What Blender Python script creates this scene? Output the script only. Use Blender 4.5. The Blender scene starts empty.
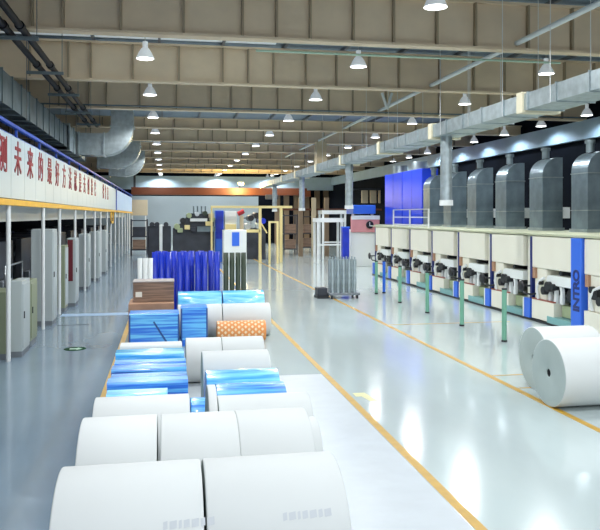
import bpy, math, random
from mathutils import Matrix, Vector
random.seed(7)
PI = math.pi
SC = bpy.context.scene
COL = SC.collection

# ------------------------------------------------------------------ materials
def mat(name, base, rough=0.5, metal=0.0, var=0.0, scale=3.0, stretch=(1, 1, 1), bump=0.0, bscale=20.0,
        coat=0.0, spec=0.5, alt=None, emit=None, estr=0.0, lo=0.35, hi=0.65, detail=4.0):
    m = bpy.data.materials.new(name); m.use_nodes = True
    nt = m.node_tree; b = nt.nodes['Principled BSDF']
    b.inputs['Base Color'].default_value = (*base, 1)
    b.inputs['Roughness'].default_value = rough
    b.inputs['Metallic'].default_value = metal
    b.inputs['Specular IOR Level'].default_value = spec
    b.inputs['Coat Weight'].default_value = coat
    b.inputs['Coat Roughness'].default_value = 0.08
    if emit:
        b.inputs['Emission Color'].default_value = (*emit, 1)
        b.inputs['Emission Strength'].default_value = estr
    tc = nt.nodes.new('ShaderNodeTexCoord'); mp = nt.nodes.new('ShaderNodeMapping')
    mp.inputs['Scale'].default_value = stretch
    nt.links.new(tc.outputs['Object'], mp.inputs['Vector'])
    if var > 0 or alt:
        n = nt.nodes.new('ShaderNodeTexNoise'); n.inputs['Scale'].default_value = scale
        n.inputs['Detail'].default_value = detail
        r = nt.nodes.new('ShaderNodeValToRGB')
        a = alt if alt else tuple(c * (1 - var) for c in base)
        r.color_ramp.elements[0].color = (*a, 1); r.color_ramp.elements[0].position = lo
        r.color_ramp.elements[1].color = (*base, 1); r.color_ramp.elements[1].position = hi
        nt.links.new(mp.outputs['Vector'], n.inputs['Vector'])
        nt.links.new(n.outputs['Fac'], r.inputs['Fac'])
        nt.links.new(r.outputs['Color'], b.inputs['Base Color'])
    if bump > 0:
        n2 = nt.nodes.new('ShaderNodeTexNoise'); n2.inputs['Scale'].default_value = bscale
        n2.inputs['Detail'].default_value = 3
        bp = nt.nodes.new('ShaderNodeBump'); bp.inputs['Strength'].default_value = bump
        bp.inputs['Distance'].default_value = 0.02
        nt.links.new(mp.outputs['Vector'], n2.inputs['Vector'])
        nt.links.new(n2.outputs['Fac'], bp.inputs['Height'])
        nt.links.new(bp.outputs['Normal'], b.inputs['Normal'])
    return m

M = {}
def D(k, *a, **kw): M[k] = mat(k, *a, **kw)
D('epoxy_light', (0.475, 0.55, 0.55), 0.15, var=0.10, scale=0.6, stretch=(1, 0.35, 1), bump=0.035, bscale=2.2, coat=0.3)
D('epoxy_shaded', (0.22, 0.30, 0.37), 0.2, var=0.16, scale=0.5, stretch=(1, 0.5, 1), bump=0.035, bscale=2.0, coat=0.3)  # left walkway colour darkened for canopy shade and the dark wall's reflection
D('film_mat', (0.45, 0.49, 0.52), 0.35, var=0.06, scale=2.0, stretch=(1, 1.6, 1), bump=0.6, bscale=1.6)
D('yellow_paint', (0.50, 0.29, 0.025), 0.4, var=0.15, scale=6)
D('paleblue_paint', (0.42, 0.58, 0.78), 0.3, var=0.1, scale=4)
D('girder', (0.74, 0.59, 0.41), 0.6, var=0.10, scale=1.3)
D('girder_rib_shaded', (0.36, 0.28, 0.18), 0.6, var=0.10, scale=1.3)  # stiffener colour darkened to carry the shadow lines along the ribs
D('roof_sheet', (0.26, 0.33, 0.40), 0.6, var=0.12, scale=0.8)
D('skylight', (0.8, 0.86, 0.88), 0.5, emit=(0.85, 0.95, 1.0), estr=0.22)
D('purlin', (0.16, 0.17, 0.18), 0.5)
D('dark_wall', (0.008, 0.010, 0.015), 0.9, spec=0.05, var=0.3, scale=0.5)
D('blue_band', (0.33, 0.45, 0.55), 0.5, var=0.12, scale=1.0)
D('white_wall', (0.36, 0.42, 0.45), 0.6, var=0.06, scale=0.4)
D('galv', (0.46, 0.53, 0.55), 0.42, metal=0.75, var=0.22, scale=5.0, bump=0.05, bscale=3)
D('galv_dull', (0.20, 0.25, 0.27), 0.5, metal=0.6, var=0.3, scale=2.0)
D('galv_blue', (0.27, 0.35, 0.40), 0.33, metal=0.65, var=0.35, scale=1.6)
D('cream_plate', (0.72, 0.66, 0.48), 0.5, var=0.06, scale=2)
D('steel', (0.55, 0.58, 0.60), 0.3, metal=0.9, var=0.1, scale=4)
D('white_steel', (0.75, 0.77, 0.76), 0.4, var=0.05, scale=3)
D('black_pipe', (0.008, 0.008, 0.012), 0.6, spec=0.2)
D('black', (0.012, 0.013, 0.016), 0.4)
D('dark_machine', (0.035, 0.04, 0.055), 0.45, var=0.4, scale=1.5)
D('paper', (0.63, 0.65, 0.64), 0.7, var=0.025, scale=1.2)
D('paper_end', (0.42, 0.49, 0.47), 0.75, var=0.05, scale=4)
D('stamp', (0.52, 0.545, 0.57), 0.7)
D('core', (0.02, 0.02, 0.022), 0.8)
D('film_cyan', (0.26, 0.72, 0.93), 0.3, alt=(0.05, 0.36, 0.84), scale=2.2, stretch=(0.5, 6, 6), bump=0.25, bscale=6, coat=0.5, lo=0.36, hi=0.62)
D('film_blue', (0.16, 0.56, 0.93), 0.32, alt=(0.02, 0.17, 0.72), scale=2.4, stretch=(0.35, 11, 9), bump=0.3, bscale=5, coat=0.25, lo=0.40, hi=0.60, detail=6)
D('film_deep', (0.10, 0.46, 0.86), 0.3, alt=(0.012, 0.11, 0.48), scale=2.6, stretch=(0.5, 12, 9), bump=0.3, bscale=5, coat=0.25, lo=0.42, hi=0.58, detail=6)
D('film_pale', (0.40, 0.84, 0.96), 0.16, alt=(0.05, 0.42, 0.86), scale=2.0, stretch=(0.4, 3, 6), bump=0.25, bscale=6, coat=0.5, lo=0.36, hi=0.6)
D('strap', (0.02, 0.08, 0.28), 0.5)
D('deep_blue', (0.006, 0.032, 0.50), 0.35, var=0.25, scale=2)
D('enclosure_blue', (0.012, 0.06, 0.80), 0.4, var=0.1, scale=1)
D('olive', (0.035, 0.055, 0.03), 0.5, var=0.25, scale=3)
D('press_blue', (0.035, 0.15, 0.72), 0.35)
D('navy', (0.012, 0.025, 0.16), 0.4)
D('cream', (0.80, 0.77, 0.65), 0.45, var=0.04, scale=1)
D('white_panel', (0.80, 0.83, 0.80), 0.4, var=0.03, scale=1)
D('board_white', (0.47, 0.57, 0.61), 0.4, var=0.03, scale=0.7)
D('board_blue', (0.42, 0.56, 0.78), 0.4, var=0.05, scale=0.7)
D('red_ink', (0.26, 0.004, 0.02), 0.5)
D('rail_blue', (0.02, 0.075, 0.40), 0.4)
D('rail_yellow', (0.78, 0.42, 0.02), 0.4, var=0.1, scale=3)
D('pale_green', (0.44, 0.62, 0.48), 0.4, var=0.04, scale=1)
D('deck_edge', (0.50, 0.52, 0.36), 0.5, var=0.05, scale=1)
D('cab_green', (0.25, 0.285, 0.18), 0.45, var=0.04, scale=1)
D('cab_white', (0.42, 0.47, 0.47), 0.4, var=0.03, scale=1)
D('grey_base', (0.16, 0.18, 0.20), 0.6)
D('dark_red', (0.14, 0.01, 0.02), 0.5)
D('post_green', (0.16, 0.38, 0.27), 0.3, var=0.1, scale=3)
D('post_blue', (0.02, 0.12, 0.60), 0.3)
D('olive_box', (0.36, 0.42, 0.24), 0.4, var=0.1, scale=4)
D('teal_step', (0.20, 0.42, 0.42), 0.35, var=0.1, scale=4)
D('red_brown', (0.30, 0.08, 0.05), 0.5)
D('card', (0.30, 0.19, 0.13), 0.8, alt=(0.17, 0.11, 0.08), scale=3, stretch=(0.5, 0.5, 14), lo=0.4, hi=0.6)
D('card_light', (0.46, 0.26, 0.16), 0.8, var=0.2, scale=3)
D('card_top', (0.36, 0.32, 0.30), 0.8, var=0.1, scale=3)
D('label_white', (0.80, 0.76, 0.66), 0.6)
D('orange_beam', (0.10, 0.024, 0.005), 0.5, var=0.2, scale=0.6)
D('orange_wrap', (0.80, 0.30, 0.08), 0.5, var=0.1, scale=5)
D('wrap_cream', (0.86, 0.70, 0.46), 0.5)
D('brown_post', (0.22, 0.15, 0.09), 0.6, var=0.2, scale=0.6)
D('beige_panel', (0.55, 0.45, 0.30), 0.6, var=0.1, scale=1)
D('yellow_frame', (0.80, 0.66, 0.30), 0.5)
D('pink', (0.72, 0.30, 0.30), 0.45, var=0.1, scale=2)
D('red', (0.55, 0.03, 0.04), 0.45)
D('sign_green', (0.02, 0.07, 0.035), 0.9, spec=0.05)
D('yellow_mark', (0.60, 0.58, 0.30), 0.4)
D('bulb', (1, 1, 1), 0.3, emit=(0.93, 0.97, 1.0), estr=9.0)
D('bulb_warm', (1, 0.9, 0.6), 0.3, emit=(1.0, 0.62, 0.15), estr=2.0)
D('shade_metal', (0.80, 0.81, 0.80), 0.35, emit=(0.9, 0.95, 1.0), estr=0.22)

# ------------------------------------------------------------------ mesh builder
class MB:
    def __init__(s): s.v = []; s.f = []; s.sm = []; s.mi = []; s.cur = 0
    def add(s, vs, fs, smooth=False):
        o = len(s.v); s.v += [tuple(p) for p in vs]
        for f in fs:
            s.f.append([i + o for i in f]); s.sm.append(smooth); s.mi.append(s.cur)
    def use(s, i): s.cur = i; return s
    def box(s, x0, x1, y0, y1, z0, z1):
        x0, x1 = min(x0, x1), max(x0, x1); y0, y1 = min(y0, y1), max(y0, y1); z0, z1 = min(z0, z1), max(z0, z1)
        s.add([(x0,y0,z0),(x1,y0,z0),(x1,y1,z0),(x0,y1,z0),(x0,y0,z1),(x1,y0,z1),(x1,y1,z1),(x0,y1,z1)],
              [(0,3,2,1),(4,5,6,7),(0,1,5,4),(1,2,6,5),(2,3,7,6),(3,0,4,7)]); return s
    def cyl(s, p0, p1, r, n=24, r2=None, caps=True):
        p0, p1 = Vector(p0), Vector(p1); r2 = r if r2 is None else r2
        d = (p1 - p0).normalized(); a = d.orthogonal().normalized(); b = d.cross(a)
        vs = []
        for p, q in ((p0, r), (p1, r2)):
            for i in range(n):
                t = 2 * PI * i / n; vs.append(p + q * (math.cos(t) * a + math.sin(t) * b))
        s.add(vs, [(i, (i + 1) % n, n + (i + 1) % n, n + i) for i in range(n)], True)
        if caps:
            s.add(vs[:n], [tuple(range(n))[::-1]]); s.add(vs[n:], [tuple(range(n))])
        return s
    def tube(s, pts, r, n=10):
        pts = [Vector(p) for p in pts]; rings = []; a = None
        for i, p in enumerate(pts):
            d = (pts[min(i + 1, len(pts) - 1)] - pts[max(i - 1, 0)]).normalized()
            a = d.orthogonal().normalized() if a is None else (a - d * a.dot(d)).normalized()
            b = d.cross(a)
            rings.append([p + r * (math.cos(2*PI*k/n) * a + math.sin(2*PI*k/n) * b) for k in range(n)])
        vs = [q for ring in rings for q in ring]; fs = []
        for i in range(len(pts) - 1):
            for k in range(n): fs.append((i*n+k, i*n+(k+1)%n, (i+1)*n+(k+1)%n, (i+1)*n+k))
        s.add(vs, fs, True); s.add(rings[0], [tuple(range(n))[::-1]]); s.add(rings[-1], [tuple(range(n))]); return s
    def lathe(s, prof, o, ax='z', n=32):
        """prof: list of (radius, height along axis)"""
        o = Vector(o); vs = []; m = len(prof)
        for r, h in prof:
            for k in range(n):
                c, q = r * math.cos(2*PI*k/n), r * math.sin(2*PI*k/n)
                vs.append(o + (Vector((c, q, h)) if ax == 'z' else Vector((h, c, q)) if ax == 'x' else Vector((q, h, c))))
        s.add(vs, [(i*n+k, i*n+(k+1)%n, (i+1)*n+(k+1)%n, (i+1)*n+k) for i in range(m-1) for k in range(n)], True); return s
    def prism(s, prof, a0, a1, ax='y', smooth=False):
        """prof polygon in the plane across the axis, extruded along it"""
        def P(u, w, a): return (u, a, w) if ax == 'y' else (a, u, w) if ax == 'x' else (u, w, a)
        n = len(prof); vs = [P(u, w, a0) for u, w in prof] + [P(u, w, a1) for u, w in prof]
        s.add(vs, [(i, (i+1)%n, n+(i+1)%n, n+i) for i in range(n)], smooth)
        s.add(vs[:n], [tuple(range(n))]); s.add(vs[n:], [tuple(range(n))[::-1]]); return s
    def mesh(s, name, mats, base=(0,0,0)):
        me = bpy.data.meshes.new(name); bx, by, bz = base
        me.from_pydata([(x-bx, y-by, z-bz) for x, y, z in s.v], [], s.f)
        me.polygons.foreach_set('use_smooth', s.sm); me.polygons.foreach_set('material_index', s.mi)
        for k in (mats if isinstance(mats, (list, tuple)) else [mats]): me.materials.append(M[k])
        me.update(); return me

def world_loc(o):
    v = Vector((0,0,0))
    while o is not None: v += Vector(o.location); o = o.parent
    return v
def obj(name, mb, mats, parent=None, bevel=0, base=None):
    """one mesh object; vertices are given in world coordinates"""
    pb = world_loc(parent) if parent is not None else Vector((0,0,0))
    b = Vector(base) if base is not None else pb
    me = mb.mesh(name, mats, b)
    import bmesh
    bm = bmesh.new(); bm.from_mesh(me); bmesh.ops.recalc_face_normals(bm, faces=bm.faces); bm.to_mesh(me); bm.free()
    o = bpy.data.objects.new(name, me); COL.objects.link(o)
    o.parent = parent; o.location = b - pb
    if bevel:
        md = o.modifiers.new('bevel', 'BEVEL'); md.width = bevel; md.segments = 2; md.limit_method = 'ANGLE'
    return o
def tag(o, label=None, cat=None, group=None, kind=None):
    if label: o['label'] = label
    if cat: o['category'] = cat
    if group: o['group'] = group
    if kind: o['kind'] = kind
    return o
def thing(name, label, cat, loc, group=None):
    o = bpy.data.objects.new(name, None); COL.objects.link(o); o.location = loc; o.empty_display_size = 0.2
    return tag(o, label, cat, group)
def struct(name, mb, mats, parent=None, bevel=0):
    o = obj(name, mb, mats, parent, bevel); o['kind'] = 'structure'; return o
def copy_tree(o, parent=None):
    c = o.copy(); COL.objects.link(c); c.parent = parent
    for ch in list(o.children): copy_tree(ch, c)
    return c
def dup(o, loc, label, group=None):
    c = copy_tree(o); c.location = loc; c['label'] = label
    if group: c['group'] = group
    return c
def letters(body, size, mx, mk, name, parent=None, depth=0.006, off=0.0, gap=1.0):
    cu = bpy.data.curves.new('lettering', 'FONT'); cu.body = body; cu.size = size; cu.extrude = depth; cu.offset = off; cu.space_character = gap
    cu.align_x = 'CENTER'; cu.align_y = 'CENTER'
    t = bpy.data.objects.new('lettering', cu); COL.objects.link(t)
    bpy.context.view_layer.update()
    me = bpy.data.meshes.new_from_object(t.evaluated_get(bpy.context.evaluated_depsgraph_get()))
    bpy.data.objects.remove(t)
    pb = world_loc(parent) if parent else Vector((0,0,0))
    rot = mx.to_3x3().to_4x4(); me.transform(rot)
    me.materials.clear(); me.materials.append(M[mk])
    o = bpy.data.objects.new(name, me); COL.objects.link(o); o.parent = parent; o.location = mx.translation - pb
    return o
ORD = ['first','second','third','fourth','fifth','sixth','seventh','eighth','ninth','tenth','eleventh','twelfth','thirteenth','fourteenth','fifteenth','sixteenth','seventeenth','eighteenth','nineteenth','twentieth']

# ------------------------------------------------------------------ camera frame helpers (points where things stand)
F = 730.0; TH = math.radians(10.4); S_, C_ = math.sin(TH), math.cos(TH); H = 3.2
def atY(u, Y):
    r = (u - 300) / F; return Y * (S_ + r * C_) / (C_ - r * S_)

# ------------------------------------------------------------------ setting
YN, YF, XL, XR, ZR = -4.0, 84.0, -9.0, 18.0, 8.62
struct('floor', MB().box(-1.1, XR, YN, YF, -0.2, 0.0), 'epoxy_light')
o = struct('floor', MB().box(XL, -1.1, YN, YF, -0.2, 0.0), 'epoxy_shaded'); o['label'] = 'blue grey epoxy walkway floor with shade put into its colour'
struct('wall_left', MB().box(XL-0.2, XL, YN, YF, 0, ZR+0.2), 'dark_wall')
struct('wall_right', MB().box(XR, XR+0.2, YN, YF, 0, ZR+0.2), 'dark_wall')
struct('wall_back', MB().box(XL-0.2, XR+0.2, YF, YF+0.2, 0, ZR+0.2), 'dark_wall')
struct('ceiling', MB().box(XL-0.2, XR+0.2, YN, YF+0.2, ZR, ZR+0.15), 'roof_sheet')
struct('trim_1', MB().box(XR-0.25, XR, YN, YF, 6.5, 7.32), 'blue_band')['label'] = 'blue grey crane girder along the right wall'
struct('trim_2', MB().box(XL, XR, 78.0, 78.3, 5.95, 7.35), 'blue_band')['label'] = 'blue grey fascia across the far end'
struct('trim_3', MB().box(XL, 10.5, YF-0.12, YF, 0, 5.4), 'white_wall')['label'] = 'white cladding on the far wall'
for k, x in enumerate([11.9, 12.9, 14.0, 15.2, 16.4, 17.4]):
    o = struct('column_far', MB().box(x, x+0.55, 80.0, 80.5, 0, 6.0), 'brown_post')
for k, u in enumerate((364, 372, 380)):
    x = atY(u, 79.5)
o = struct('ceiling_panel', MB().box(XL, 3.4, 17.2, 22.8, ZR-0.03, ZR-0.005), 'skylight'); o['label'] = 'white translucent roof panel'
# roof girders with stiffeners
SX = [-8.2,-7.3,-6.3,-5.1,-4.0,-2.9,-2.25,-1.0,0.4,1.75,2.55,3.35,4.4,5.4,6.5,7.5,8.9,10.1,11.2,12.3,13.4,14.5,15.6,16.8]
GB = 7.30
def girder(Y, dep=1.2):
    mb = MB().box(XL, XR, Y-0.012, Y+0.012, GB+0.05, GB+dep).box(XL, XR, Y-0.16, Y+0.16, GB, GB+0.06).box(XL, XR, Y-0.14, Y+0.14, GB+dep-0.06, GB+dep)
    return mb
def shallow(Y):
    g = struct('ceiling_beam', girder(Y, 0.52), 'girder'); f = None
    for x in SX:
        o = obj('stiffener', MB().box(x-0.025, x+0.025, Y-0.14, Y-0.012, GB+0.06, GB+0.46), 'girder_rib_shaded', g)
gir = None
for Y in [11 + 6*i for i in range(11)]:
    if Y == 35 or Y >= 47:
        shallow(Y)
    elif gir is None:
        gir = struct('ceiling_beam', girder(Y), 'girder'); gir.location = (0, Y, 0)
        for v in gir.data.vertices: v.co.y -= Y
        first = None
        for x in SX:
            if first is None:
                st = obj('stiffener', MB().box(-0.025, 0.025, -0.14, -0.012, GB+0.06, GB+1.14), 'girder_rib_shaded', gir, base=(0, Y, 0))
                for v in st.data.vertices: v.co.y += Y
                st.location = (x, 0, 0); first = st
            else:
                c = first.copy(); COL.objects.link(c); c.location = (x, 0, 0)
    else:
        c = copy_tree(gir); c.location = (0, Y, 0)
for i in range(14):
    x = -8.0 + 1.95*i
    struct('ceiling_purlin', MB().box(x-0.04, x+0.04, YN, YF, GB+1.2, ZR), 'purlin')

# ------------------------------------------------------------------ floor markings
def strip(x0, x1, y0, y1, mk, label, z=0.004):
    return tag(obj('floor_line', MB().box(x0, x1, y0, y1, 0, z), mk, base=((x0+x1)/2, (y0+y1)/2, 0)), label, 'floor marking')
strip(3.10, 3.22, YN, 60, 'yellow_paint', 'yellow floor line along the middle of the hall beside the paper rolls')
strip(6.28, 6.40, YN, 60, 'yellow_paint', 'yellow floor line running under the two large rolls on the right')
strip(-1.14, -1.02, YN, 40, 'yellow_paint', 'yellow floor line at the outer edge of the blue wrapped stacks')
strip(-3.3, -1.16, 24.1, 24.7, 'paleblue_paint', 'pale blue painted stripe crossing the left walkway')
strip(-3.1, -2.2, 22.15, 22.22, 'black', 'short dark line on the left walkway floor before the cabinets')
strip(6.42, 7.25, 13.62, 13.67, 'yellow_paint', 'thin orange floor line behind the large rolls, farther of the pair')
strip(6.42, 7.05, 12.55, 12.60, 'yellow_paint', 'thin orange floor line beside the large rolls, nearer of the pair')
for y in (20.5,):
    strip(6.42, 10.2, y, y+0.05, 'yellow_paint', 'thin orange floor line across the floor before the green posts')
sg = thing('floor_sign', 'small dark green oval sign on the left walkway floor', 'floor sign', (-2.15, 18.2, 0))
obj('sign_plate', MB().lathe([(0.0, 0.004), (0.26, 0.004), (0.26, 0.0)], (-2.15, 18.2, 0), 'z', 28), 'sign_green', sg)
obj('arrow_mark', MB().prism([(-2.27,18.12),(-2.1,18.12),(-2.1,18.04),(-1.97,18.19),(-2.1,18.34),(-2.1,18.26),(-2.27,18.26)], 0.004, 0.007, 'z'), 'pale_green', sg)
ym = thing('floor_sign', 'faded yellow arrow mark on the aisle floor beside the yellow line', 'floor sign', (3.42, 12.45, 0))
obj('arrow_mark', MB().prism([(3.30,12.75),(3.52,12.75),(3.60,12.15),(3.46,12.15),(3.40,12.5),(3.30,12.5)], 0.0, 0.004, 'z'), 'yellow_mark', ym)
tag(obj('floor_sheet', MB().box(-1.0, 3.08, YN+0.2, 14.4, 0, 0.006), 'film_mat', base=(1, 6, 0)), 'white plastic sheet spread on the floor under the nearest paper rolls', 'floor sheet')

# ------------------------------------------------------------------ lamps
def lamp_thing(loc, label, group):
    x, y, z = loc
    t = thing('high_bay_lamp', label, 'lamp', (x, y, z), group)
    obj('shade', MB().lathe([(0.235, 0.0), (0.225, 0.05), (0.17, 0.17), (0.105, 0.27), (0.08, 0.29), (0.0, 0.29)], (x, y, z), 'z', 24), 'shade_metal', t)
    obj('lens', MB().lathe([(0.0, 0.012), (0.218, 0.012), (0.228, 0.03)], (x, y, z), 'z', 24), 'bulb', t)
    obj('ballast', MB().cyl((x, y, z+0.28), (x, y, z+0.46), 0.07, 16), 'shade_metal', t)
    obj('hanging_rod', MB().cyl((x, y, z+0.46), (x, y, ZR), 0.012, 8), 'steel', t)
    return t
LP = []
for row, X, Ys in (('left row over the paper rolls', -0.55, [14+6*i for i in range(11)] + [76.9, 80.5, 8, 2]),
                   ('middle row over the yellow aisle line', 5.35, [14+6*i for i in range(11)] + [76.9, 80.5, 8, 2]),
                   ('row over the printing presses', 11.1, [14+6*i for i in range(11)] + [76.9, 80.5, 8, 2]),
                   ('row along the right wall girder', 16.9, [23.5+3.7*i for i in range(9)])):
    for i, y in enumerate(Ys): LP.append((X, y, row, i))
proto = None
LD = bpy.data.lights.new('bay_light', 'SPOT'); LD.spot_size = math.radians(158); LD.spot_blend = 0.35
LD.energy = 950; LD.color = (0.95, 0.98, 1.0); LD.shadow_soft_size = 0.2
LW = LD.copy(); LW.energy = 330; LW.color = (0.75, 0.88, 1.0)
for X, y, row, i in LP:
    z = H + 4.2 - (0.12 if X > 16 else 0)
    lab = ORD[i] + ' high bay lamp from the camera in the ' + row if i < 13 else '%s high bay lamp overhead of the camera, %s' % (('farther', 'nearer')[i-13], row)
    if proto is None: proto = lamp_thing((X, y, z), lab, 'high bay lamps'); t = proto
    else: t = dup(proto, (X, y, z), lab)
for X, y, row, i in LP:
    z = H + 4.2 - (0.12 if X > 16 else 0)
    l = bpy.data.objects.new('bay_light', LW if X > 16 else LD); COL.objects.link(l); l.location = (X, y, z - 0.02)

# ------------------------------------------------------------------ overhead ducts, pipes, ties
# right supply duct
dx0, dx1, dz0, dz1 = 7.9, 8.75, 5.56, 5.93
t = thing('air_duct', 'long galvanised air duct hung along the right of the aisle', 'duct', (8.3, 8, dz0))
mb = MB().box(dx0, dx1, 6, 62, dz0, dz1)
for i in range(46):
    y = 6.6 + 1.2*i; mb.box(dx0-0.025, dx1+0.025, y, y+0.04, dz0-0.025, dz1+0.025)
obj('duct_body', mb, 'galv', t)
for y in (15.2, 20.9, 26.4, 32.6, 38.2, 44.6, 50.0):
    obj('damper_collar', MB().box(dx0-0.05, dx1+0.05, y, y+0.28, dz0-0.05, dz1+0.05), 'cream_plate', t, 0.01)
for y in (12, 14, 16.2, 18.2, 20.2, 24.2, 28.2, 32.2, 36.5, 40.5, 46, 50):
    for x in (dx0-0.035, dx1+0.035):
        obj('hanger_rod', MB().cyl((x, y, dz0), (x, y, ZR), 0.009, 6), 'white_steel', t)
obj('riser', MB().box(8.0, 8.55, 38.6, 39.2, dz1+0.05, 7.2), 'beige_panel', t, 0.01)
for k, y in enumerate((20.7, 32.5, 44.3, 55.8)):
    p = obj('drop_pipe', MB().cyl((8.25, y, 3.62), (8.25, y, dz0+0.02), 0.175, 28), 'galv', t)
    obj('collar', MB().cyl((8.25, y, 3.50), (8.25, y, 3.66), 0.2, 28), 'white_steel', p)
# left supply duct
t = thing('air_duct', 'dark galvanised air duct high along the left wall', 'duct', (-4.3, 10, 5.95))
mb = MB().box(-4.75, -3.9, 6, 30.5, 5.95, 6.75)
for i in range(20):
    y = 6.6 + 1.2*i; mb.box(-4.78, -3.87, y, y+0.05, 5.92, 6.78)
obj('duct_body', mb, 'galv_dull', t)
mb = MB().box(-4.85, -3.85, 30.5, 36.6, 5.85, 6.85)
for y in (30.5, 32, 33.5, 35, 36.5): mb.box(-4.9, -3.8, y, y+0.07, 5.8, 6.9)
obj('duct_section', mb, 'galv', t)
for y in (9, 13, 17.5, 21, 25, 29, 32.2, 36):
    for x in (-4.9, -3.75): obj('hanger_rod', MB().cyl((x, y, 5.8), (x, y, ZR), 0.012, 6), 'purlin', t)
def elbow(y0, label, xl=-3.78, zb=5.85, xr=-1.43, ztop=8.61, w=1.0):
    t = thing('duct_elbow', label, 'duct', (-2.6, y0, zb))
    rr = 1.25; pts = [(xl, zb)]
    for k in range(13):
        a = -PI/2 + PI/2*k/12; pts.append((xr-rr+rr*math.cos(a), zb+rr+rr*math.sin(a)))
    pts.append((xr, ztop)); pts.append((xr-0.95, ztop))
    ri = 0.3
    for k in range(7):
        a = 0 - PI/2*k/6; pts.append((xr-0.95-ri+ri*math.cos(a), zb+0.95+ri+ri*math.sin(a)))
    pts.append((xl, zb+0.95))
    obj('elbow_body', MB().prism(pts, y0, y0+w, 'y'), 'galv', t)
    obj('flange', MB().box(xl, xl+0.07, y0-0.05, y0+w+0.05, zb-0.05, zb+1.0), 'galv', t)
    obj('flange', MB().box(xr-rr-0.04, xr-rr+0.03, y0-0.04, y0+w+0.04, zb-0.04, zb+0.99), 'galv', t)
    obj('flange', MB().box(xr-0.99, xr+0.04, y0-0.04, y0+w+0.04, zb+rr, zb+rr+0.07), 'galv', t)
elbow(33.0, 'large galvanised duct elbow curving up to the roof, nearest of the three')
elbow(42.0, 'large galvanised duct elbow curving up to the roof, second of the three')
elbow(50.5, 'galvanised duct elbow farthest down the left side')
# dark pipes top left
for x, z, lab in ((-2.97, 7.12, 'black pipe high at the upper left, nearer the aisle'), (-3.3, 7.12, 'black pipe high at the upper left, nearer the wall')):
    t = thing('overhead_pipe', lab, 'pipe', (x, 6, z))
    obj('pipe_run', MB().cyl((x, 2, z), (x, 33, z), 0.075, 16), 'black_pipe', t)
    for y in (15.8, 19.8, 23.4, 27.5, 31.0):
        obj('coupling', MB().cyl((x, y, z), (x, y+0.22, z), 0.1, 16), 'black_pipe', t)
for i, y in enumerate((16.5, 20.4, 24.0, 28.0, 31.6)):
    t = thing('pipe_hanger', 'grey trapeze hanger holding the black pipes, %s from the camera' % ORD[i], 'pipe hanger', (-3.1, y, 6.98), 'pipe hangers')
    obj('channel', MB().box(-3.65, -2.7, y-0.04, y+0.04, 6.97, 7.045), 'galv_dull', t)
    for x in (-3.6, -2.74): obj('rod', MB().cyl((x, y, 7.0), (x, y, ZR), 0.01, 6), 'galv_dull', t)
# tie tubes between the girders
for i in range(8):
    y0 = 5 + 6*i
    tag(obj('tie_tube', MB().cyl((8.62, y0+0.03, 7.5), (8.62, y0+5.97, 7.5), 0.065, 16), 'white_panel', base=(8.62, y0, 7.5)),
        'whitish tie tube between roof girders, %s bay from the camera' % ORD[i], 'tube', 'tie tubes')
t = thing('forked_strut', 'white V shaped strut standing on the tie tube under the roof', 'strut', (8.3, 27.2, 7.3))
for s in (-1, 1): obj('strut_arm', MB().cyl((8.42, 27.2, 7.32), (8.42+0.2*s, 27.2, 7.95), 0.055, 10), 'white_panel', t)
# thin conduits across the bays (water lines under the girders)
tag(obj('conduit', MB().cyl((XL+0.1, 28.6, 7.39), (XR-0.3, 28.6, 7.39), 0.03, 10), 'galv_dull', base=(0, 28.6, 7.39)),
    'thin grey conduit crossing the hall in front of the third girder', 'pipe')
tag(obj('conduit', MB().cyl((atY(256, 18.0), 18.0, 7.29), (atY(560, 18.0), 18.0, 7.29), 0.03, 10), 'pale_green', base=(4, 18, 7.29)),
    'pale conduit hung just behind the nearest girder', 'pipe')

# ------------------------------------------------------------------ left gantry with panels and red characters
PX = -3.4
g = thing('sign_gantry', 'long white panelled gantry with red Chinese characters, yellow rail and blue top rail', 'gantry', (PX, 16, 0))
RXm = Matrix(((0,0,1,0),(1,0,0,0),(0,1,0,0),(0,0,0,1)))      # text x -> +Y, y -> +Z, faces +X
chars = '预测未来的最好方法就是去创造它' + '  ' + '德鲁克'
Y0 = 16.4 - 1.57
pan = None
for i in range(30):
    yc = Y0 + 1.57*(i-1) + 1.57*0
    y = Y0 + 1.57*(i-1)
    if y - 0.8 > 51.5: break
    mk = 'board_white'
    p = obj('panel', MB().box(PX-0.04, PX, y-0.775, y+0.775, 3.58, 5.0), mk, g, 0.006)
    k = i - 1
    if 0 <= k < len(chars) and chars[k] != ' ':
        mx = RXm.copy(); mx.translation = Vector((PX+0.008, y-0.05, 4.46))
        letters(chars[k], 0.84, mx, 'red_ink', 'character', p, off=0.008)
for i in range(15):
    y = 53.0 + 1.57*i
    obj('panel', MB().box(PX-0.04, PX, y-0.775, y+0.775, 3.58, 5.0), 'board_blue', g, 0.006)['label'] = 'pale blue panel'
obj('divider', MB().box(PX-0.06, PX+0.05, 51.75, 52.15, 3.45, 5.25), 'rail_blue', g)['label'] = 'blue divider'
obj('backing', MB().box(PX-0.14, PX-0.06, 10, 76, 3.55, 5.05), 'rail_blue', g)
obj('top_rail', MB().box(PX-0.06, PX+0.03, 10, 76, 5.2, 5.27), 'rail_blue', g)
for i in range(21):
    y = 11.6 + 3.14*i
    obj('rail_post', MB().box(PX-0.05, PX, y-0.03, y+0.03, 5.0, 5.21), 'rail_blue', g)
obj('yellow_rail', MB().box(PX-0.05, PX+0.06, 10, 76, 3.42, 3.56), 'rail_yellow', g, 0.01)
obj('soffit_board', MB().box(PX-0.75, PX-0.65, 10, 76, 3.04, 3.5), 'white_panel', g)
obj('soffit_deck', MB().box(PX-5.4, PX-0.06, 10, 76, 3.5, 3.55), 'dark_machine', g)
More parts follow.
